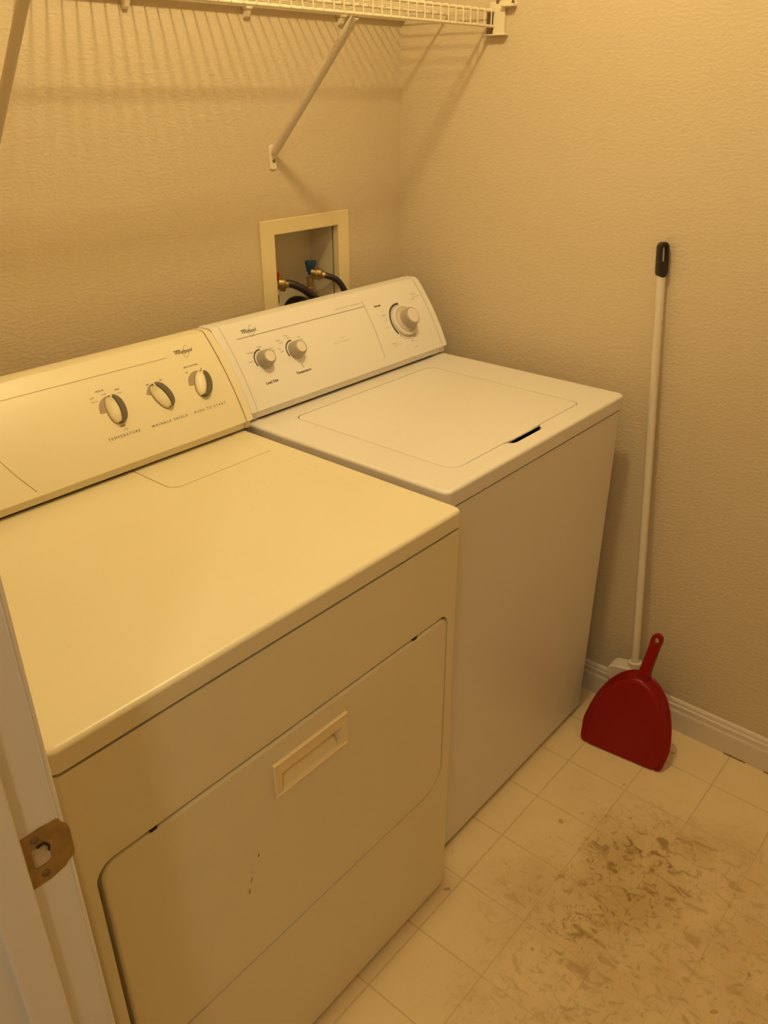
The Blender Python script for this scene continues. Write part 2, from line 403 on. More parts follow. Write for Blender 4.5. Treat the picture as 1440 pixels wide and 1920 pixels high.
def console_profile(F, off=0, t0=.011):
    """closed yz profile, off pushes the face outwards"""
    P = []
    for i in range(13):
        t = t0 + (F.L - .004 - t0) * i / 12
        p = F.pt(0, t, off); P.append((p.y, p.z))
    y, z = P[-1]
    P += [(y + .004, z + .0035), (y + .012, z + .0050), (y + .03, z + .0045), (y + .047, z + .001), (y + .054, z - .010), (y + .054, .914)]
    y0, z0 = P[0]
    P += [(y0 + .026, .914), (y0 + .026, .9188), (y0 + .0085, .9188), (y0 + .0075, z0 - .004), (y0 + .0035, z0 - .0035)]
    return P
def console(F, x0, x1, m, parent, cap=.018, capmat=None):
    P = console_profile(F, 0)
    bm = bmesh.new(); loft(bm, [[(x, y, z) for y, z in P] for x in (x0 + cap + .0016, x1 - cap - .0016)], True, True)
    c = part('console', bm, m, parent, angle=30)
    bm = bmesh.new(); box(bm, (x0 + .004, P[0][0] + .016, .9128), (x1 - .004, P[0][0] + .030, .9186)); part('recess_shade_strip', bm, M['gap'], c, smooth=False)  # black strip stands in for shade in the recess under the console
    for sgn, xe in ((1, x1), (-1, x0)):
        cx = sum(p[0] for p in P) / len(P); cz = sum(p[1] for p in P) / len(P)
        PP = console_profile(F, .0010)
        # gap joint piece
        bm = bmesh.new(); Q = [(cx + (y - cx) * .985, cz + (z - cz) * .985) for y, z in P]
        a, b = xe - sgn * cap, xe - sgn * (cap + .0012)
        loops = []
        for d, k in ((cap, 1.0), (.006, 1.0), (.0035, .993), (.0012, .978), (0, .955)):
            loops.append([(xe - sgn * d, cx + (y - cx) * k, .914 + (z - .914) * (cz - .914 + (cz - .914) * 0 + (cz - .914)) / (2 * (cz - .914)) if False else max(.914, cz + (z - cz) * k)) for y, z in PP])
        loft(bm, loops, True, True)
        part('console_end_cap', bm, capmat or m, parent, angle=50)
    return c
def put_text(F, c, txt, x, t, size, m, name='lettering', spacing=1.0, shear=0, bold=0, width=None, flatw=1.0):
    me = text_mesh(txt, size, spacing, shear, bold)
    xs = [v.co.x for v in me.vertices]; wd = max(xs) - min(xs)
    k = (width / wd) if width else 1
    cx = (max(xs) + min(xs)) / 2
    ys = [v.co.y for v in me.vertices]; cy = (max(ys) + min(ys)) / 2
    for v in me.vertices:
        v.co = F.pt(x + (v.co.x - cx) * k, t + (v.co.y - cy), .0002 + v.co.z)
    me.materials.clear(); me.materials.append(m)
    o = bpy.data.objects.new(name, me); col.objects.link(o); o.parent = c
    return o
def line_on(F, bm, pts, wd, h=.00035, mi=0):
    """flat printed stroke through (x,t) points"""
    if len(pts) < 6:
        Q = []
        for a, b in zip(pts, pts[1:]):
            n_ = max(1, int(max(abs(b[1] - a[1]) / .006, 1)))
            Q += [(a[0] + (b[0] - a[0]) * i / n_, a[1] + (b[1] - a[1]) * i / n_) for i in range(n_)]
        pts = Q + [pts[-1]]
    V = []
    for i, (x, t) in enumerate(pts):
        a = Vector(pts[max(i-1, 0)]); b = Vector(pts[min(i+1, len(pts)-1)]); d = (b - a).normalized(); nn = Vector((-d.y, d.x)) * wd / 2
        V.append((bm.verts.new(F.pt(x + nn.x, t + nn.y, h)), bm.verts.new(F.pt(x - nn.x, t - nn.y, h))))
    for a, b in zip(V, V[1:]): bm.faces.new((a[0], b[0], b[1], a[1])).material_index = mi
def arc_pts(cx, ct, r, a0, a1, n=24): return [(cx + r * math.cos(math.radians(a0 + (a1 - a0) * i / n)), ct + r * math.sin(math.radians(a0 + (a1 - a0) * i / n))) for i in range(n + 1)]
def logo(F, c, x, t, wd, m, k=1):
    """the maker's script wordmark with its tilted ring"""
    me = text_mesh('Whirlpool', .0115 * k, .94, .35, .0001)
    bm = bmesh.new(); bm.from_mesh(me); bpy.data.meshes.remove(me)
    xs = [v.co.x for v in bm.verts]; kk = wd / (max(xs) - min(xs)); cx = (max(xs) + min(xs)) / 2
    for v in bm.verts: v.co = F.pt(x + (v.co.x - cx) * kk, t + v.co.y, .0003)
    for f in bm.faces: f.material_index = 0
    # tilted elliptical ring around the middle
    pts = []
    for i in range(34):
        a = math.radians(70 + 300 * i / 33); ex = .0062 * k * math.cos(a); ey = .0135 * k * math.sin(a); th = math.radians(-28)
        pts.append((x + wd * .10 + ex * math.cos(th) - ey * math.sin(th), t - .001 + ex * math.sin(th) + ey * math.cos(th)))
    line_on(F, bm, pts, .00055 * k, .0005)
    line_on(F, bm, [(x - wd * .56, t + .0042), (x - wd * .2, t + .0050)], .0012 * k, .0005)
    o = part('brand_logo', bm, m, c, smooth=False); return o

# ------------------------------------------------------------------ WASHER
washer = thing('washing_machine', 'white top-loading washing machine with round grey knobs, right of the dryer', 'washing machine', (-.34, -.41, 0))
WX0, WX1, WY0, WY1 = -.680, 0.0, -.742, -.085
# cabinet
bm = bmesh.new()
P = rrect(WX0 + .003, WX1 - .003, WY0 + .003, WY1, (.012, .012, .004, .004), n=5, side=1)
loft(bm, [zl(P, .014), zl(P, .8765)], True, True)
cab = part('cabinet', bm, M['white'], washer)
# levelling feet, and a black slab standing in for shade under the cabinet
bm = bmesh.new(); box(bm, (WX0 + .02, WY0 + .03, .010), (WX1 - .02, WY1 - .02, .0145)); part('base_shade_slab', bm, M['gap'], washer, smooth=False)
for x in (WX0 + .05, WX1 - .05):
    for y in (WY0 + .06, WY1 - .06):
        bm = bmesh.new(); lathe(bm, [(.018, 0), (.018, .007), (.008, .009), (.008, .011)], frame_at((x, y, 0), (0, 0, 1)), 16); part('levelling_foot', bm, M['blackp'], washer)
# dark seam under the top
bm = bmesh.new(); P = rrect(WX0 + .006, WX1 - .006, WY0 + .007, WY1 - .004, .01, 4, 1); loft(bm, [zl(P, .876), zl(P, .8815)], False, False); part('seam', bm, M['gap'], washer)
LX0, LX1, LY0, LY1 = -.590, -.120, -.689, -.272
NS = 48
def washer_rect(x0, x1, y0, y1, r): return rrect(x0, x1, y0, y1, r, n=7, side=NS)
def notch(P, depth):      # finger recess in the lid opening's front edge
    out = []
    for x, y in P:
        if y < LY0 + .004 and -.43 < x < -.285:
            q = max(0, min(1, (x + .424) / .018)) * max(0, min(1, (-.291 - x) / .018)); q = q * q * (3 - 2 * q)
            y -= depth * q
        out.append((x, y))
    return out
bm = bmesh.new()
g = .0019
hole = washer_rect(LX0 - g, LX1 + g, LY0 - g, LY1 + g, (.030, .018, .022, .022))
loops = [zl(washer_rect(WX0, WX1, WY0, WY1, (.016, .016, .006, .006)), .8815),
         zl(washer_rect(WX0, WX1, WY0, WY1, (.016, .016, .006, .006)), .9075)]
for k in range(1, 6):
    a = math.pi / 2 * k / 5; i = .0065 * (1 - math.cos(a)); loops.append(zl(washer_rect(WX0 + i, WX1 - i, WY0 + i, WY1 - i, (.015, .015, .006, .006)), .9075 + .0065 * math.sin(a)))
loops.append(zl(washer_rect(WX0 + .030, WX1 - .038, WY0 + .022, WY1 - .030, .03), .9142))
loops.append(zl(washer_rect(WX0 + .040, WX1 - .050, WY0 + .030, WY1 - .040, .03), .9125))
hN = notch(hole, .0150)
loops.append(zl(washer_rect(LX0 - g - .008, LX1 + g + .008, LY0 - g - .0155, LY1 + g + .008, (.034, .022, .026, .026)), .9125))
loops.append(zl(hN, .9122)); loops.append(zl(hN, .890))
loft(bm, loops)
part('top_panel', bm, M['white'], washer, angle=50)
bm = bmesh.new(); box(bm, (LX0 - .02, LY0 - .025, .8835), (LX1 + .02, LY1 + .02, .8905)); part('tub_shade_slab', bm, M['gap'], washer, smooth=False, label='black slab standing in for the dark below the lid')  # black slab takes the place of shade inside the tub
bm = bmesh.new()
def dip(P, z):            # lid edge turns down at the finger recess
    out = []
    for x, y in P:
        zz = z
        if y < LY0 + .006 and -.43 < x < -.285:
            q = max(0, min(1, (x + .42) / .03)) * max(0, min(1, (-.295 - x) / .03)); zz -= .0022 * q
        out.append((x, y, zz))
    return out
lr = (.0285, .0165, .0205, .0205)
loft(bm, [zl(washer_rect(LX0, LX1, LY0, LY1, lr), .9072), dip(washer_rect(LX0, LX1, LY0, LY1, lr), .9105),
          dip(washer_rect(LX0 + .0006, LX1 - .0006, LY0 + .0006, LY1 - .0006, lr), .9122), dip(washer_rect(LX0 + .0022, LX1 - .0022, LY0 + .0022, LY1 - .0022, lr), .9130),
          zl(washer_rect(LX0 + .012, LX1 - .012, LY0 + .012, LY1 - .012, .02), .9132)], True, True)
part('lid', bm, M['white'], washer, angle=50)
wc = console(WF, WX0, WX1, M['wpanel'], washer, cap=.020)
logo(WF, wc, -.591, .1775, .040, M['ink'])
bm = bmesh.new(); line_on(WF, bm, [(-.6325, .1660), (-.2350, .1632)], .0013)
line_on(WF, bm, [(-.2340, .1775), (-.2368, .125), (-.2392, .075), (-.2414, .0304)], .0011); part('trim_line', bm, M['wline'], wc, smooth=False)
put_text(WF, wc, 'Load Size', -.5945, .0600, .0082, M['ink'], bold=.0002, width=.034)
put_text(WF, wc, 'Temperature', -.5005, .0595, .0082, M['ink'], bold=.0002, width=.045)
put_text(WF, wc, 'Small', -.6265, .1120, .0048, M['softink'], width=.012)
put_text(WF, wc, 'Medium', -.6165, .1310, .0050, M['softink'], width=.019)
put_text(WF, wc, 'Large', -.5880, .1385, .0048, M['softink'], width=.013)
put_text(WF, wc, 'Extra', -.5585, .1285, .0044, M['softink'], width=.010)
put_text(WF, wc, 'Large', -.5560, .1225, .0044, M['softink'], width=.010)
for tx, x, t in (('Hot', -.5385, .1225), ('Cold', -.5365, .1150), ('Warm', -.5330, .1405), ('Cold', -.5290, .1340), ('Warm', -.5070, .1465), ('Warm', -.5030, .1400), ('Cold', -.4740, .1360), ('Cold', -.4700, .1290)):
    put_text(WF, wc, tx, x, t, .0050, M['softink'], width=.010)
put_text(WF, wc, '2 Speed', -.3500, .1065, .0050, M['faint'], width=.020)
put_text(WF, wc, '5 Cycle Combinations', -.3560, .0975, .0052, M['faint'], width=.056)
put_text(WF, wc, 'COMMERCIAL QUALITY  SUPER CAPACITY', -.287, .1735, .0048, M['faint'], width=.092)
put_text(WF, wc, 'Normal', -.1925, .1560, .0070, M['ink'], bold=.0003, width=.022)
for tx, x, t, wd, mm in (('14', -.1840, .1400, .006, 'faint'), ('Heavy', -.1860, .1290, .013, 'softink'), ('Light', -.1850, .1165, .008, 'faint'), ('Rinse', -.1905, .0975, .018, 'faint'),
                         ('Delicate', -.0480, .1625, .018, 'softink'), ('Knit/Gentle', -.0430, .1545, .026, 'faint'), ('Off', -.0605, .1490, .014, 'softink'),
                         ('Perm. Press', -.1920, .0560, .016, 'softink'), ('Super Wash', -.1830, .0500, .024, 'faint'), ('Spin', -.1240, .0480, .009, 'softink'), ('Soak', -.1210, .0330, .014, 'faint')):
    put_text(WF, wc, tx, x, t, .0052, M[mm], width=wd)
def washer_knob(x, t, r, hgt, arc_r, arcs, small):
    bm = bmesh.new(); fr = WF.fr(x, t, 0)
    if small:
        lathe(bm, [(r, 0), (r * 1.02, .003), (r * .97, hgt * .35), (r * .88, hgt * .62), (r * .84, hgt * .84), (r * .74, hgt * .97), (r * .62, hgt), (r * .60, hgt - .0006)], fr, 36, mis=[0, 0, 0, 0, 0, 0, 1, 1])
        k = part('control_knob', bm, [M['knobgrey'], M['knobcap']], washer, angle=60)
        bm = bmesh.new(); line_on(WF, bm, arc_pts(x - .001, t + .001, arc_r, *arcs), .0030); part('dial_ring', bm, M['ink'], k, smooth=False)
    else:
        lathe(bm, [(.0385, 0), (.0392, .005), (.0378, .0085), (.0355, .0088), (.0290, .0078), (.0240, .0125), (.0225, .018), (.0225, hgt * .85), (.0212, hgt * .96), (.0185, hgt), (.0178, hgt - .0006)], fr, 44, mis=[2, 2, 2, 3, 3, 0, 0, 0, 0, 1, 1])
        k = part('control_knob', bm, [M['knobgrey'], M['knobcap'], M['wpanel'], M['knobmid']], washer, label='large timer knob', angle=60)
        bm = bmesh.new(); line_on(WF, bm, arc_pts(x, t, .0412, 0, 360, 60), .0014); part('dial_ring', bm, M['wline'], k, smooth=False)
        bm = bmesh.new(); line_on(WF, bm, arc_pts(x, t, .0460, 80, 215, 40), .0050); part('dial_ring', bm, M['ink'], k, smooth=False)
        bm = bmesh.new(); line_on(WF, bm, arc_pts(x, t, .0462, 215, 300, 30), .0010); line_on(WF, bm, arc_pts(x, t, .0462, 225, 228, 2), .0045)
        line_on(WF, bm, arc_pts(x, t, .0462, 288, 291, 2), .0045); part('dial_ring', bm, M['wline'], k, smooth=False)
washer_knob(-.5905, .1085, .0195, .024, .0232, (85, 205), True)
washer_knob(-.4985, .1090, .0195, .024, .0232, (85, 205), True)
washer_knob(-.1265, .1020, .0225, .036, .0, None, False)
# pointer below the temperature knob
bm = bmesh.new(); line_on(WF, bm, [(-.4975, .078), (-.4972, .068)], .004); part('pointer_mark', bm, M['faint'], wc, smooth=False)

# ------------------------------------------------------------------ DRYER
dryer = thing('clothes_dryer', 'yellowed off-white clothes dryer with front door, left of the washer', 'dryer', (-1.08, -.44, 0))
DX0, DX1, DY0, DY1 = -1.452, -.706, -.793, -.105
OX0, OX1, OZ0, OZ1 = -1.429, -.736, .316, .7185    # door opening
rO = (.050, .052, .020, .028)
def dr(x0, x1, z0, z1, r): return rrect(x0, x1, z0, z1, r, n=8, side=3)
bm = bmesh.new()
xa, xb, za, zb_ = DX0 + .003, DX1 - .003, .012, .8770
yf = DY0 + .0006
loops = [yl(dr(OX0, OX1, OZ0, OZ1, rO), yf + .020), yl(dr(OX0, OX1, OZ0, OZ1, rO), yf + .0015), yl(dr(OX0 - .0015, OX1 + .0015, OZ0 - .0015, OZ1 + .0015, rO), yf)]
for k in range(0, 6):
    a = math.pi / 2 * k / 5; i = .008 * (1 - math.sin(a)); d = .008 * (1 - math.cos(a))
    loops.append(yl(dr(xa + i, xb - i, za, zb_, .001), yf + d))
loops.append(yl(dr(xa, xb, za, zb_, .001), DY1))
loft(bm, loops, True, True)
part('cabinet', bm, M['bisque'], dryer, angle=50)
bm = bmesh.new(); box(bm, (DX0 + .02, DY0 + .03, .008), (DX1 - .02, DY1 - .02, .0125)); part('base_shade_slab', bm, M['gap'], dryer, smooth=False)  # black slab added as the shade below the dryer
for x in (DX0 + .05, DX1 - .05):
    for y in (DY0 + .08, DY1 - .06):
        bm = bmesh.new(); lathe(bm, [(.018, 0), (.018, .006), (.008, .007), (.008, .009)], frame_at((x, y, 0), (0, 0, 1)), 16); part('levelling_foot', bm, M['blackp'], dryer)
bm = bmesh.new(); P = rrect(DX0 + .006, DX1 - .006, DY0 + .007, DY1 - .004, .01, 4, 1); loft(bm, [zl(P, .8765), zl(P, .8815)], False, False); part('seam', bm, M['gap'], dryer)
# top with opening for the lint screen cover
QX0, QX1, QY0, QY1 = -.973, -.746, -.3655, -.238
bm = bmesh.new()
def tr(x0, x1, y0, y1, r): return rrect(x0, x1, y0, y1, r, n=7, side=6)
loops = [zl(tr(DX0, DX1, DY0, DY1, (.014, .014, .006, .006)), .8815), zl(tr(DX0, DX1, DY0, DY1, (.014, .014, .006, .006)), .9065)]
for k in range(1, 6):
    a = math.pi / 2 * k / 5; i = .0075 * (1 - math.cos(a)); loops.append(zl(tr(DX0 + i, DX1 - i, DY0 + i, DY1 - i, (.013, .013, .006, .006)), .9065 + .0075 * math.sin(a)))
loops.append(zl(tr(DX0 + .040, DX1 - .034, DY0 + .040, DY1 - .03, .025), .9142))
loops.append(zl(tr(DX0 + .047, DX1 - .041, DY0 + .047, DY1 - .035, .025), .9130))
loops.append(zl(tr(QX0 - .016, QX1 + .010, QY0 - .020, QY1 + .008, .03), .9130))
loops.append(zl(tr(QX0 - .0024, QX1 + .0005, QY0 - .0027, QY1 + .001, (.022, .004, .01, .01)), .9135))
loops.append(zl(tr(QX0 - .0024, QX1 + .0005, QY0 - .0027, QY1 + .001, (.022, .004, .01, .01)), .8950))
loft(bm, loops, False, True)
part('top_panel', bm, M['bisque'], dryer, angle=50)
bm = bmesh.new(); loft(bm, [zl(tr(QX0, QX1, QY0, QY1, (.021, .003, .01, .01)), .9095), zl(tr(QX0, QX1, QY0, QY1, (.021, .003, .01, .01)), .9128), zl(tr(QX0 + .001, QX1 - .001, QY0 + .001, QY1 - .001, (.02, .003, .01, .01)), .9136)], True, True)
part('lint_screen_cover', bm, M['bisque'], dryer, angle=50)
# door
door = None
bm = bmesh.new()
x0, x1, z0, z1 = OX0 + .0065, OX1 - .0026, OZ0 + .0038, OZ1 - .0050
yd = DY0 + .0002
loops = [yl(dr(x0, x1, z0, z1, (.049, .051, .018, .025)), yf + .018)]
for k in range(0, 6):
    a = math.pi / 2 * k / 5; i = .0050 * (1 - math.cos(a)); d = .0050 * (1 - math.sin(a))
    loops.append(yl(dr(x0 + i, x1 - i * .5, z0 + i * .3, z1 - i, (.048, .050, .017, .024)), yd + .0 + d))
# door skin with opening for the pull handle
HX0, HX1, HZ0, HZ1 = -1.154, -.9995, .6135, .6765
loops.append(yl(dr(HX0 + .003, HX1 - .003, HZ0 + .003, HZ1 - .003, .001), yd))
loops.append(yl(dr(HX0 + .003, HX1 - .003, HZ0 + .003, HZ1 - .003, .001), yd + .0175))
loft(bm, loops, True, True)
door = part('door', bm, M['bisque'], dryer, angle=50)
# handle
bm = bmesh.new()
ix0, ix1, iz0, iz1 = -1.1390, -1.0120, .6165, .6520
loft(bm, [yl(dr(HX0, HX1, HZ0, HZ1, .0015), yd + .0010), yl(dr(HX0, HX1, HZ0, HZ1, .0015), yd - .0036), yl(dr(HX0 + .0012, HX1 - .0012, HZ0 + .0012, HZ1 - .0012, .0015), yd - .0048),
          yl(dr(HX0 + .0030, HX1 - .0030, HZ0 + .0030, HZ1 - .0030, .0015), yd - .0048), yl(dr(HX0 + .0042, HX1 - .0042, HZ0 + .0036, HZ1 - .0042, .0015), yd - .0018),
          yl(dr(ix0, ix1, iz0, iz1, .001), yd - .0016), [(x, yd + .0016 + (.0152 if z > .63 else .0005), z) for x, z in dr(ix0 + .001, ix1 - .006, iz0 + .001, iz1 - .0005, .001)]], False, True)
hd = part('door_handle', bm, M['ivory'], door, label='ivory recessed door pull', angle=25)
def flat_text(txt, x, z, y, size, m, name, parent, width, spacing=1.0):
    me = text_mesh(txt, size, spacing)
    xs = [v.co.x for v in me.vertices]; k = width / (max(xs) - min(xs)); cx = (max(xs) + min(xs)) / 2
    for v in me.vertices: v.co = Vector((x + (v.co.x - cx) * k, y - .0003 - v.co.z, z + v.co.y))
    me.materials.clear(); me.materials.append(m)
    bmx = bmesh.new(); bmx.from_mesh(me); bpy.data.meshes.remove(me)
    return bmx
# scratches on the door
for (xa_, za_, xb_, zb2, wdt) in ((-1.1925, .5335, -1.1940, .5260, .0016), (-1.2060, .5085, -1.2078, .5035, .0006), (-1.2085, .5000, -1.2125, .4870, .0011), (-1.2150, .4790, -1.2172, .4690, .0014)):
    bm = bmesh.new(); n_ = 7; V = []
    for i in range(n_ + 1):
        t = i / n_; wq = wdt * math.sin(math.pi * min(max(t, .06), .94)) * .8; xx = xa_ + (xb_ - xa_) * t; zz = za_ + (zb2 - za_) * t
        V.append((bm.verts.new((xx - wq, yd - .00025, zz)), bm.verts.new((xx + wq, yd - .00025, zz))))
    for a, b in zip(V, V[1:]): bm.faces.new((a[0], b[0], b[1], a[1]))
    part('scuff_mark', bm, M['scuff'], door, smooth=False)
for xx in (-1.3468, -.8284):
    bm = bmesh.new(); box(bm, (xx - .005, yf - .0002, OZ1 - .0045), (xx + .005, yf + .010, OZ1 + .0008)); part('door_bumper', bm, M['gap'], dryer, bevel=.0005)
dc = console(DF, DX0, DX1 + .013, M['dpanel'], dryer, cap=.017)
logo(DF, dc, -.7762, .1808, .041, M['ink'])
bm = bmesh.new(); line_on(DF, bm, [(-1.40, .1810), (-.8183, .1770)], .0009)
line_on(DF, bm, [(-1.225, .150), (-1.1938, .0835), (-1.1780, .0500), (-1.1597, .0194)], .0010); part('trim_line', bm, M['dline'], dc, smooth=False)
put_text(DF, dc, 'TEMPERATURE', -.9726, .0615, .0068, M['ink'], spacing=1.55, width=.0655)
put_text(DF, dc, 'WRINKLE SHIELD', -.8746, .0604, .0068, M['ink'], spacing=1.55, width=.0810)
put_text(DF, dc, 'PUSH TO START', -.7797, .0603, .0068, M['ink'], spacing=1.55, width=.0755)
for tx, x, t, wd, mm, sz in (('LOW', -.9990, .1410, .0085, 'wline', .0048), ('Delicate', -.9975, .1335, .0130, 'softink', .0042), ('MEDIUM', -.9795, .1500, .0160, 'ink', .0050), ('Casual', -.9745, .1425, .0095, 'softink', .0042),
                             ('HIGH', -.9465, .1445, .0090, 'ink', .0050), ('Heavy', -.9445, .1370, .0095, 'softink', .0042), ('AIR', -.9680, .0780, .0100, 'ink', .0052), ('Only', -.9650, .0710, .0090, 'softink', .0044),
                             ('OFF', -.8860, .1365, .0060, 'ink', .0050), ('ON', -.8553, .1385, .0055, 'ink', .0050), ('OFF', -.7948, .1380, .0055, 'ink', .0045), ('ON', -.7594, .1380, .0050, 'ink', .0045),
                             ('END OF CYCLE SIGNAL', -.7790, .1490, .0340, 'ink', .0046)):
    put_text(DF, dc, tx, x, t, sz, M[mm], width=wd)
def dryer_knob(x, t, rot, a0, a1):
    """oval grip: pale half-lens facing left, dark thick crescent on the right, on a pale disc"""
    c_, s_ = math.cos(math.radians(rot)), math.sin(math.radians(rot))
    def W(a, b, h): return DF.pt(x + a * c_ - b * s_, t + a * s_ + b * c_, h)
    R = .0268; n = 18
    def curve(bulge, k=1.0): return [(bulge * math.cos(math.radians(90 - 180 * i / n)), R * k * math.sin(math.radians(90 - 180 * i / n))) for i in range(n + 1)]
    inner = [(a - .0030, b * .95) for a, b in curve(.0100)]; outer = [(a + .0040, b) for a, b in curve(.0165)]; left = [(a - .0030, b * .95) for a, b in curve(-.0105)]; ridge = [(a - .0030, b * .93) for a, b in curve(.0045)]
    bm = bmesh.new()
    # crescent grip (dark)
    h = .0095
    rows = [[W(*p, .0006) for p in outer], [W(p[0] * .99, p[1] * .99, h * .75) for p in outer], [W(p[0] * .93, p[1] * .96, h) for p in outer],
            [W(p[0] + .0012, p[1] * .97, h + .0006) for p in inner], [W(p[0], p[1], h * .80) for p in inner], [W(p[0] - .001, p[1], .0006) for p in inner]]
    RV = [[bm.verts.new(p) for p in r] for r in rows]
    for a, b in zip(RV, RV[1:]):
        for i in range(n): bm.faces.new((a[i], a[i+1], b[i+1], b[i])).material_index = 0
    bm.faces.new([r[0] for r in RV]); bm.faces.new([r[-1] for r in reversed(RV)])
    k = part('control_knob', bm, M['olive'], dryer, label='dark crescent grip knob', angle=50)
    # pale face: from the left rim up to the crescent
    bm = bmesh.new()
    rows = [[W(p[0] * 1.02, p[1], .0004) for p in left], [W(p[0] * .97, p[1] * .98, .0040) for p in left], [W(p[0] * .55, p[1] * .95, .0062) for p in left],
            [W(*p, .0105) for p in ridge], [W(p[0] + .0004, p[1], .0070) for p in inner]]
    RV = [[bm.verts.new(p) for p in r] for r in rows]
    for a, b in zip(RV, RV[1:]):
        for i in range(n): bm.faces.new((a[i], a[i+1], b[i+1], b[i]))
    part('knob_face', bm, M['knobcap'] if False else M['dpanel'], k, label='pale face of the knob', angle=60)
    bm = bmesh.new(); line_on(DF, bm, [(x + a * c_ - b * s_, t + a * s_ + b * c_) for a, b in [(p[0] * 1.10, p[1] * 1.0) for p in left]], .0022, .0003); part('dial_ring', bm, M['wline'], k, smooth=False)
    bm = bmesh.new(); line_on(DF, bm, arc_pts(x, t, .0215, a0, a1, 20), .0130, .0002); part('dial_scale', bm, M['scale'], k, smooth=False)
    bm = bmesh.new(); line_on(DF, bm, [(x + a * c_ - b * s_, t + a * s_ + b * c_) for a, b in ((.0002, R * .80), (.0, R * 1.05))], .0028, .0105); part('pointer_mark', bm, M['dpanel'], k, smooth=False)
dryer_knob(-.9700, .1098, -3, 30, 182)
dryer_knob(-.8705, .1090, 19, 50, 160)
dryer_knob(-.7755, .1090, -23, 80, 175)

# grey cleaning smudges on the dryer top
sm = [(-.913, -.445), (-.896, -.462), (-.872, -.448), (-.855, -.470), (-.838, -.452), (-.82, -.463), (-.885, -.485), (-.93, -.47), (-1.333, -.640)]
for i, (x, y) in enumerate(sm):
    bm = bmesh.new()
    a = random.uniform(-.5, .9); l = random.uniform(.002, .005); wq = .00045
    d = Vector((math.cos(a), math.sin(a))); nn = Vector((-d.y, d.x)) * wq
    q = [Vector((x, y)) + d * l, Vector((x, y)) + nn, Vector((x, y)) - d * l, Vector((x, y)) - nn]
    bm.faces.new([bm.verts.new((p.x, p.y, .9133)) for p in q])
    part('smudge', bm, M['stain'], dryer, smooth=False)

# ------------------------------------------------------------------ OUTLET BOX in the back wall
ob = thing('washer_outlet_box', 'recessed ivory plumbing outlet box in the back wall above the washer', 'outlet box', (-.27, 0, 1.03))
bm = bmesh.new()
def q4(x0, x1, z0, z1, r=.0015): return rrect(x0, x1, z0, z1, r, 3, 1)
loft(bm, [yl(q4(-.4185, -.1235, .985, 1.266), -.0003), yl(q4(-.4185, -.1235, .985, 1.266), -.0055), yl(q4(-.4165, -.1255, .987, 1.264), -.0075),
          yl(q4(-.3775, -.1605, 1.033, 1.2345), -.0075), yl(q4(-.3760, -.1620, 1.0345, 1.2325), -.006), yl(q4(-.3760, -.1620, 1.0345, 1.2325), .012)])
part('frame', bm, M['boxp'], ob, angle=30)
bm = bmesh.new(); loft(bm, [yl(q4(-.3755, -.1655, 1.0350, 1.2320), .0125), yl(q4(-.3745, -.1665, 1.0360, 1.2310), .090)], False, True); part('box_interior', bm, M['boxin'], ob, smooth=False)
def valve(x, y, z, hm, nm, lab):
    bm = bmesh.new()
    lathe(bm, [(.017, 0), (.017, .012), (.011, .014), (.011, .028), (.014, .029), (.014, .046), (.009, .048), (.009, .072)], frame_at((x, y, 1.036), (0, 0, 1)), 14)
    lathe(bm, [(.009, 0), (.009, .014), (.0125, .015), (.0125, .026), (.009, .028)], frame_at((x + .002, y - .004, z - .020), (.55, -.75, -.12)), 12)
    v = part('supply_valve', bm, M['brass'], ob, label=lab)
    bm = bmesh.new(); F = frame_at((x, y - .002, z - .020), (0, -.12, 1), (.93, -.35, 0))
    lathe(bm, [(.006, -.006), (.006, .004)], F, 10)
    loft(bm, [[F @ Vector((px * k, py * k, pz)) for px, py in rrect(-.015, .015, -.006, .006, .004, 3, 1)] for pz, k in ((.002, .62), (.010, .72), (.021, .95), (.027, 1.0), (.029, .93))], True, True)
    part('valve_handle', bm, hm, v, label=nm, angle=50)
valve(-.2175, .045, 1.140, M['blueh'], 'blue lever handle', 'cold water valve')
valve(-.3450, .045, 1.128, M['redh'], 'red lever handle', 'hot water valve')
# hoses
def hose(pts, r, label, nutp=None, nutd=None):
    t = thing('hose', label, 'hose', pts[0], None)
    bm = bmesh.new(); tube(bm, spline(pts, 8), r, 14); part('hose_tube', bm, M['rubber'], t)
    if nutp:
        bm = bmesh.new(); lathe(bm, [(.0125, -.008), (.0135, -.006), (.0135, .006), (.0115, .009), (.0095, .010), (.0095, .018)], frame_at(nutp, nutd), 12); part('coupling', bm, M['brass'], t)
    t['group'] = 'washer hoses in the outlet box'
hose([(-.196, .024, 1.112), (-.182, .010, 1.108), (-.165, -.004, 1.096), (-.153, -.014, 1.072), (-.148, -.024, 1.045), (-.147, -.045, .99), (-.150, -.05, .86)], .0075, 'black hose curving down from the blue-handled valve', (-.203, .030, 1.114), (.7, -.65, -.15))
hose([(-.325, .020, 1.112), (-.310, .008, 1.108), (-.288, -.006, 1.094), (-.262, -.018, 1.070), (-.240, -.030, 1.042), (-.232, -.045, .99), (-.235, -.05, .86)], .0095, 'thick black hose curving down from the red-handled valve', (-.334, .026, 1.112), (.8, -.6, -.1))
t = thing('drain_hose', 'wide dark drain hose end standing low in the outlet box', 'hose', (-.278, .045, 1.036)); 
bm = bmesh.new(); tube(bm, spline([(-.290, .050, 1.037), (-.289, .048, 1.046), (-.285, .036, 1.057), (-.280, .010, 1.058), (-.279, -.020, 1.036), (-.279, -.040, .99), (-.279, -.05, .86)], 7), .0145, 16); part('hose_tube', bm, M['rubber'], t)

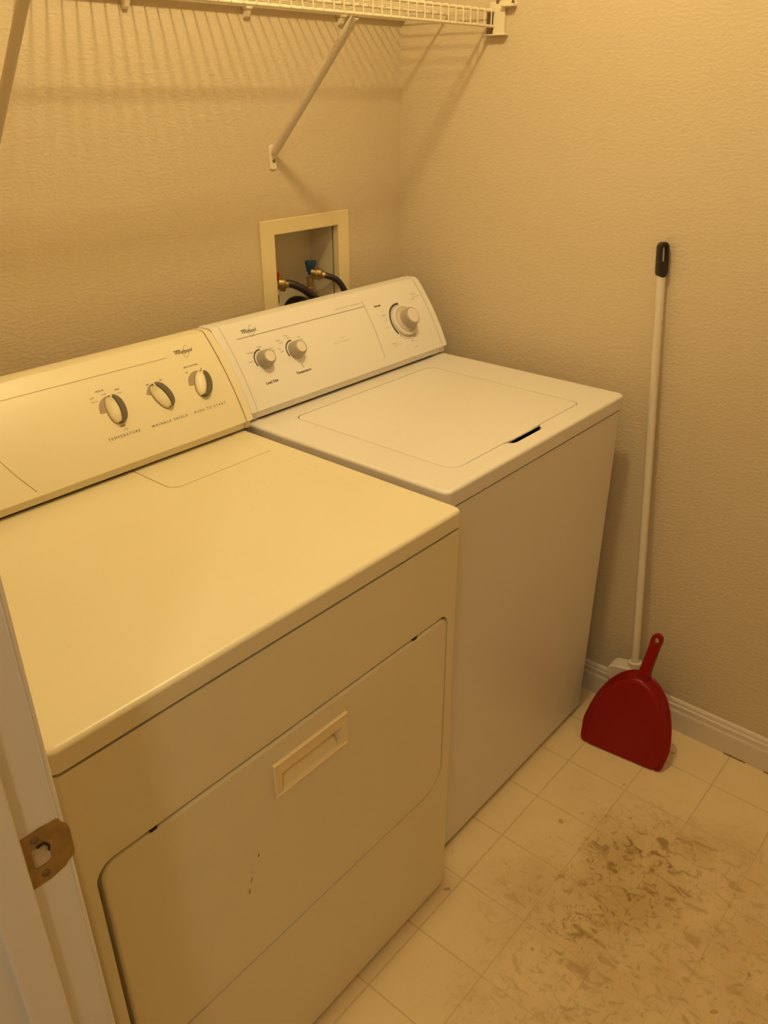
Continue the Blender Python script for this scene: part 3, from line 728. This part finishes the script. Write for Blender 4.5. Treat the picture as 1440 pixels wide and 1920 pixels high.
# ------------------------------------------------------------------ WIRE SHELF
shelf = thing('wire_shelf', 'cream vinyl-coated ventilated wire shelf across the top of the back wall', 'shelf', (-.5, 0, 1.68))
SX0, SX1 = -1.505, .078
YFR = -.278
bm = bmesh.new(); x = SX1 - .012
while x > SX0:
    tube(bm, [(x, -.008, 1.6900), (x, YFR + .004, 1.6900), (x, YFR, 1.6880), (x, YFR - .0005, 1.6840), (x, YFR - .0005, 1.6575)], .0015, 6); x -= .0268
part('wire_grid', bm, M['wire'], shelf)
for nm, y, z, r in (('rear_rod', -.011, 1.6850, .0058), ('middle_rod', -.145, 1.6865, .0030), ('front_rod', YFR + .003, 1.6865, .0030), ('lip_rod', YFR + .002, 1.6570, .0030)):  # rear rod is thickened to take in the shadow band beneath it
    bm = bmesh.new(); tube(bm, [(SX0, y, z), (SX1 + .006, y, z)], r, 10, hint=(0, 0, 1)); part(nm, bm, M['wire'], shelf)
for x in (-.415, -.135, -.70, -.98, -1.26):
    bm = bmesh.new(); box(bm, (x - .008, -.018, 1.676), (x + .008, 0, 1.694)); P = [(-.004, 1.676), (-.016, 1.676), (-.010, 1.664), (-.002, 1.660), (0, 1.660), (0, 1.676)]
    loft(bm, [[(x + s * .006, y, z) for y, z in P] for s in (-1, 1)], True, True); part('wall_clip', bm, M['bracket'], shelf, bevel=.001)
def brace(xb, xt):
    p0 = Vector((xb, -.006, 1.405)); p1 = Vector((xt, YFR + .006, 1.6525)); bm = bmesh.new()
    d = (p1 - p0)
    tube(bm, [p0, p0 + d * .03, p0 + d * .97, p1], [.0070, .0085, .0085, .0070], 14)
    bm2 = bm
    b = part('support_brace', bm2, M['brace'], shelf, label='angled steel support brace')
    bm = bmesh.new(); P = rrect(xb - .0105, xb + .0085, 1.3725, 1.4230, (.004, .004, .009, .009), 4, 1)
    loft(bm, [yl(P, -.0002), yl(P, -.0030), yl([(xb - .001 + (x - xb + .001) * .9, 1.398 + (z - 1.398) * .96) for x, z in P], -.0042)], True, True); pl = part('wall_plate', bm, M['bracket'], b)
    bm = bmesh.new(); lathe(bm, [(.0042, .0), (.0042, .0016), (.003, .0028), (.0012, .0020)], frame_at((xb - .0005, -.0040, 1.3905), (0, -1, 0)), 12); part('screw', bm, M['screw'], b)
brace(-.3620, -.3790); brace(-1.012, -1.034)
# end bracket on the right wall: plate with J-shaped saddle and two screws
bm = bmesh.new()
P = [(-.262, 1.700), (-.262, 1.650), (-.256, 1.646), (-.257, 1.6405), (-.268, 1.6385), (-.298, 1.6385), (-.312, 1.6365), (-.304, 1.643), (-.300, 1.652), (-.300, 1.690), (-.308, 1.692), (-.326, 1.693), (-.332, 1.699), (-.328, 1.705), (-.300, 1.706), (-.262, 1.704)]
loft(bm, [[(XR - .0005, y, z) for y, z in P], [(XR - .0040, y, z) for y, z in P], [(XR - .0050, -.29 + (y + .29) * .96, 1.672 + (z - 1.672) * .97) for y, z in P]], True, True)
eb = part('end_bracket', bm, M['bracket'], shelf, angle=30)
bm = bmesh.new()
for a, b in (((-.256, 1.6385), (-.312, 1.6415)), ((-.298, 1.693), (-.332, 1.6985))):
    box(bm, (XR - .019, a[0], a[1]), (XR - .0005, b[0], b[1]))
box(bm, (XR - .008, -.304, 1.640), (XR - .0005, -.2735, 1.694)); part('saddle', bm, M['bracket'], eb, bevel=.0012)
bm = bmesh.new(); box(bm, (XR - .0125, -.2730, 1.6425), (XR - .0040, -.2600, 1.690)); part('end_socket', bm, M['screw'], eb, smooth=False, label='dark inside of the bracket')
for y, z in ((-.282, 1.7045), (-.3225, 1.7015)):
    bm = bmesh.new(); lathe(bm, [(.0045, -.004), (.0045, .0012), (.0032, .0024), (.001, .0018)], frame_at((XR - .004, y, z), (-1, 0, 0), (0, 1, 0)), 12); part('screw', bm, M['screw'], eb)

# ------------------------------------------------------------------ BROOM
broom = thing('broom', 'white-handled broom with black hang grip leaning on the right wall', 'broom', (.014, -.868, 0))
pb = Vector((.014, -.868, .150)); pt_ = Vector((.0735, -.747, 1.2385)); d = (pt_ - pb).normalized()
ln = (pt_ - pb).length
bm = bmesh.new(); tube(bm, [pb + d * .01, pb + d * .3, pb + d * .6, pb + d * (ln - .060)], .0100, 18); tube(bm, [pb + d * (ln - .062), pb + d * (ln - .012)], .0040, 10); part('pole', bm, M['pole'], broom)  # thin white core is added so the hanging slot looks bright
# black grip with hanging slot: flattened rounded end
zd = d; xd = Vector((-.66, -.75, 0)); xd = (xd - zd * xd.dot(zd)).normalized(); fr = Matrix((zd.cross(xd), zd, xd)).transposed().to_4x4(); fr.translation = pt_ - d * .075
bm = bmesh.new()
def slot_loop(w_, a, b, n=10):
    P = []
    for i in range(n + 1): an = math.pi * i / n; P.append((w_ * math.cos(an), b + w_ * math.sin(an)))
    for i in range(n + 1): an = math.pi + math.pi * i / n; P.append((w_ * math.cos(an), a + w_ * math.sin(an)))
    return P
outer = slot_loop(.0125, .0128, .0625); inner = slot_loop(.0042, .038, .0625)
def L3(P, h): return [fr @ Vector((x, y, h)) for x, y in P]
ob_ = [(x * .80, .0375 + (y - .0375) * .985) for x, y in outer]
loft(bm, [L3(inner, -.006), L3(ob_, -.0115), L3(outer, -.005), L3(outer, .005), L3(ob_, .0100), L3([(x * 1.2, y) for x, y in inner], .0100), L3(inner, .0085), L3(inner, -.006)])
grip = part('hang_grip', bm, M['blackp'], broom, label='black plastic end with hanging slot', angle=50)
# head: sloped white block with bristles
bm = bmesh.new()
hx = .014
prof = [(-.797, .150), (-.799, .172), (-.808, .182), (-.825, .186), (-.850, .192), (-.882, .192), (-.900, .180), (-.918, .160), (-.926, .145), (-.920, .136), (-.803, .136)]
cy_, cz_ = -.862, .168
def hl(x, k): return [(x, cy_ + (y - cy_) * k, cz_ + (z - cz_) * k) for y, z in prof]
loft(bm, [hl(hx - .023, .90), hl(hx - .021, .97), hl(hx - .016, 1), hl(hx + .016, 1), hl(hx + .021, .97), hl(hx + .023, .90)], True, True)
lathe(bm, [(.017, -.03), (.0165, .010), (.0175, .012), (.0175, .020), (.0120, .022)], frame_at(pb + d * .035, d), 18)
part('broom_head', bm, M['pole'], broom, angle=40)
bm = bmesh.new()
for i in range(26):
    for j in range(5):
        u = (i + .5) / 26; y = -.808 - .108 * u; x = hx - .016 + .008 * j
        ye = cy_ + (y - cy_) * 1.75 + random.uniform(-.003, .003); xe = max(-.045, min(XR - .022, hx + (x - hx) * 1.7 + random.uniform(-.002, .002)))
        tube(bm, [(x, y, .140), ((x + xe) / 2, (y + ye) / 2, .07), (xe, ye, .003)], .0021, 5)
br_ = part('bristles', bm, M['bristle'], broom); br_['kind'] = 'stuff'
bm = bmesh.new(); tube(bm, spline([(-.012, -.990, .006), (-.022, -1.012, .010), (-.027, -1.021, .020), (-.024, -1.018, .030), (-.018, -1.008, .034)], 5), .0011, 6); part('stray_bristle', bm, M['raw'], broom)

# ------------------------------------------------------------------ DUSTPAN
pan = thing('dustpan', 'red plastic dustpan standing on its edge against the broom head', 'dustpan', (-.116, -.909, 0))
O_ = Vector((-.11595, -.90875, .0015)); u_ = Vector((.10264788, -.99471776, 0)); w_ = Vector((.2770541, .02859003, .96042888)); n_ = Vector((-.95535566, -.09858598, .27852534))
def PP(a, b, h): return O_ + u_ * a + w_ * b + n_ * h
# half outline of the body (a = half width, b = height)
half = [(.1005, .002), (.108, .010), (.1115, .030), (.1125, .060), (.108, .090), (.101, .120), (.090, .150), (.075, .178), (.056, .202), (.036, .219), (.018, .228)]
def outline(s=1.0, shrink=0.0, b0=0.0):
    R_ = []
    for a, b in half: R_.append((a, b))
    full = R_ + [(0, .231)] + [(-a, b) for a, b in reversed(R_)]
    out = []
    for a, b in full:
        r = math.hypot(a, b - .06) + 1e-6
        k = max(0, (r - shrink)) / r if b > .03 else 1
        aa = a * k if b > .03 else a - math.copysign(shrink, a)
        bb = .06 + (b - .06) * k if b > .03 else b
        out.append((aa, bb))
    return out
def smooth_loop(P, k=4):
    Q = spline([(a, b, 0) for a, b in P], k); return [(q.x, q.y) for q in Q]
bm = bmesh.new()
rim_o = smooth_loop(outline(shrink=-.001)); rim_i = smooth_loop(outline(shrink=.004)); plate_o = smooth_loop(outline(shrink=.016)); plate_i = smooth_loop(outline(shrink=.024))
def dep(b): return -.034 * min(1, max(.12, (b + .02) / .20))      # wall depth grows towards the handle
def PL(P, f): return [PP(a, b, f(b)) for a, b in P]
rows = [PL(plate_i, lambda b: 0), PL(plate_o, lambda b: -.0015), PL(smooth_loop(outline(shrink=.012)), lambda b: -.006), PL(rim_i, lambda b: dep(b) + .002), PL(rim_o, lambda b: dep(b)),
        PL(rim_o, lambda b: dep(b) - .002), PL(smooth_loop(outline(shrink=.006)), lambda b: dep(b) - .002), PL(smooth_loop(outline(shrink=.014)), lambda b: -.009), PL(smooth_loop(outline(shrink=.026)), lambda b: -.0028)]
RV = [[bm.verts.new(p) for p in r] for r in rows]
for a, b in zip(RV, RV[1:]):
    for i in range(len(a) - 1): bm.faces.new((a[i], a[i+1], b[i+1], b[i]))
# bottom plate skins (outer and inner)
def skin(row, flip):
    m_ = len(row); h_ = m_ // 2
    for i in range(h_ - 1 + (m_ % 2)):
        j = m_ - 1 - i
        if j - i < 2: break
        f = (row[i], row[i+1], row[j-1], row[j]) if row[i+1] is not row[j-1] else (row[i], row[i+1], row[j])
        try: bm.faces.new(f)
        except ValueError: pass
skin(RV[0], False); skin(RV[-1], True)
# close the front edge
for k in range(len(RV) - 1): pass
for s in (0, -1):
    vs = [r[s] for r in RV]
    for k in range(len(vs) // 2 - 0):
        j = len(vs) - 1 - k
        if j - k >= 2:
            q = [vs[k], vs[k+1], vs[j-1], vs[j]] if vs[k+1] is not vs[j-1] else [vs[k], vs[k+1], vs[j]]
            try: bm.faces.new(q)
            except ValueError: pass
bm.faces.new((RV[0][0], RV[-1][0], RV[-1][-1], RV[0][-1]))
body = part('pan_body', bm, M['red'], pan, angle=45)
# handle with hanging hole
bm = bmesh.new()
hw = [(-.018, .200), (-.0165, .225), (-.0145, .250), (-.014, .280), (-.0142, .310), (-.0150, .325)]
tipc = (.0, .326)
def hnd(k, sh=0):
    L_ = [(a * k + .004 + (b - .2) * .10, b) for a, b in hw]
    arc = [(.004 + .0126 + .0150 * k * math.cos(math.radians(180 - 18 * i)), .326 + .0165 * k * math.sin(math.radians(180 - 18 * i))) for i in range(1, 10)]
    Rr = [(-a * k + .004 + (b - .2) * .10, b) for a, b in reversed(hw)]
    return L_ + arc + Rr
N1 = len(hnd(1))
# hole loop of the same count
hc = (.0170, .3245)
P1 = hnd(1); P2 = hnd(.86)
H1 = []
for a, b in P1:
    an = math.atan2(b - hc[1], a - hc[0]); H1.append((hc[0] + .0062 * math.cos(an), hc[1] + .0085 * math.sin(an)))
def hh(b): return -.016 + max(0, (b - .2)) * -.03
def HL(P, o): return [PP(a, b, hh(b) + o) for a, b in P]
loops = [HL(P1, -.012), HL(P1, -.002), HL(P2, .003)]
loft(bm, loops, False, False)
# front face: ring around the hole for the tip, plain below
def faceset(P, off, flip):
    V = [bm.verts.new(PP(a, b, hh(b) + off)) for a, b in P]
    return V
m_ = N1
Vf = [bm.verts.new(p) for p in HL(P2, .003)]
# plain part of the shaft: rows 0..4 on both sides
for i in range(4): bm.faces.new((Vf[i], Vf[i+1], Vf[m_-2-i], Vf[m_-1-i]))
tip = Vf[4:m_-4]; nT = len(tip)
Hh = []
for k in range(nT):
    if k == 0: an = math.radians(235)
    elif k == nT - 1: an = math.radians(-55)
    else: an = math.radians(235 - 290 * k / (nT - 1))
    Hh.append((hc[0] + .0060 * math.cos(an), hc[1] + .0085 * math.sin(an)))
Hf = [bm.verts.new(PP(a, b, hh(b) + .003)) for a, b in Hh]; Hb = [bm.verts.new(PP(a, b, hh(b) - .012)) for a, b in Hh]
for k in range(nT - 1): bm.faces.new((tip[k], tip[k+1], Hf[k+1], Hf[k])); bm.faces.new((Hf[k], Hf[k+1], Hb[k+1], Hb[k]))
bm.faces.new((tip[0], Hf[0], Hf[-1], tip[-1])); bm.faces.new((Hf[-1], Hf[0], Hb[0], Hb[-1]))
Vb = [bm.verts.new(p) for p in HL(P1, -.012)]
for i in range(4): bm.faces.new((Vb[i], Vb[m_-1-i], Vb[m_-2-i], Vb[i+1]))
tb = Vb[4:m_-4]
for k in range(nT - 1): bm.faces.new((tb[k], Hb[k], Hb[k+1], tb[k+1]))
bm.faces.new((tb[0], tb[-1], Hb[-1], Hb[0]))
bmesh.ops.remove_doubles(bm, verts=bm.verts[:], dist=.00002)
part('handle', bm, M['red'], pan, angle=45)

bpy.context.view_layer.update()
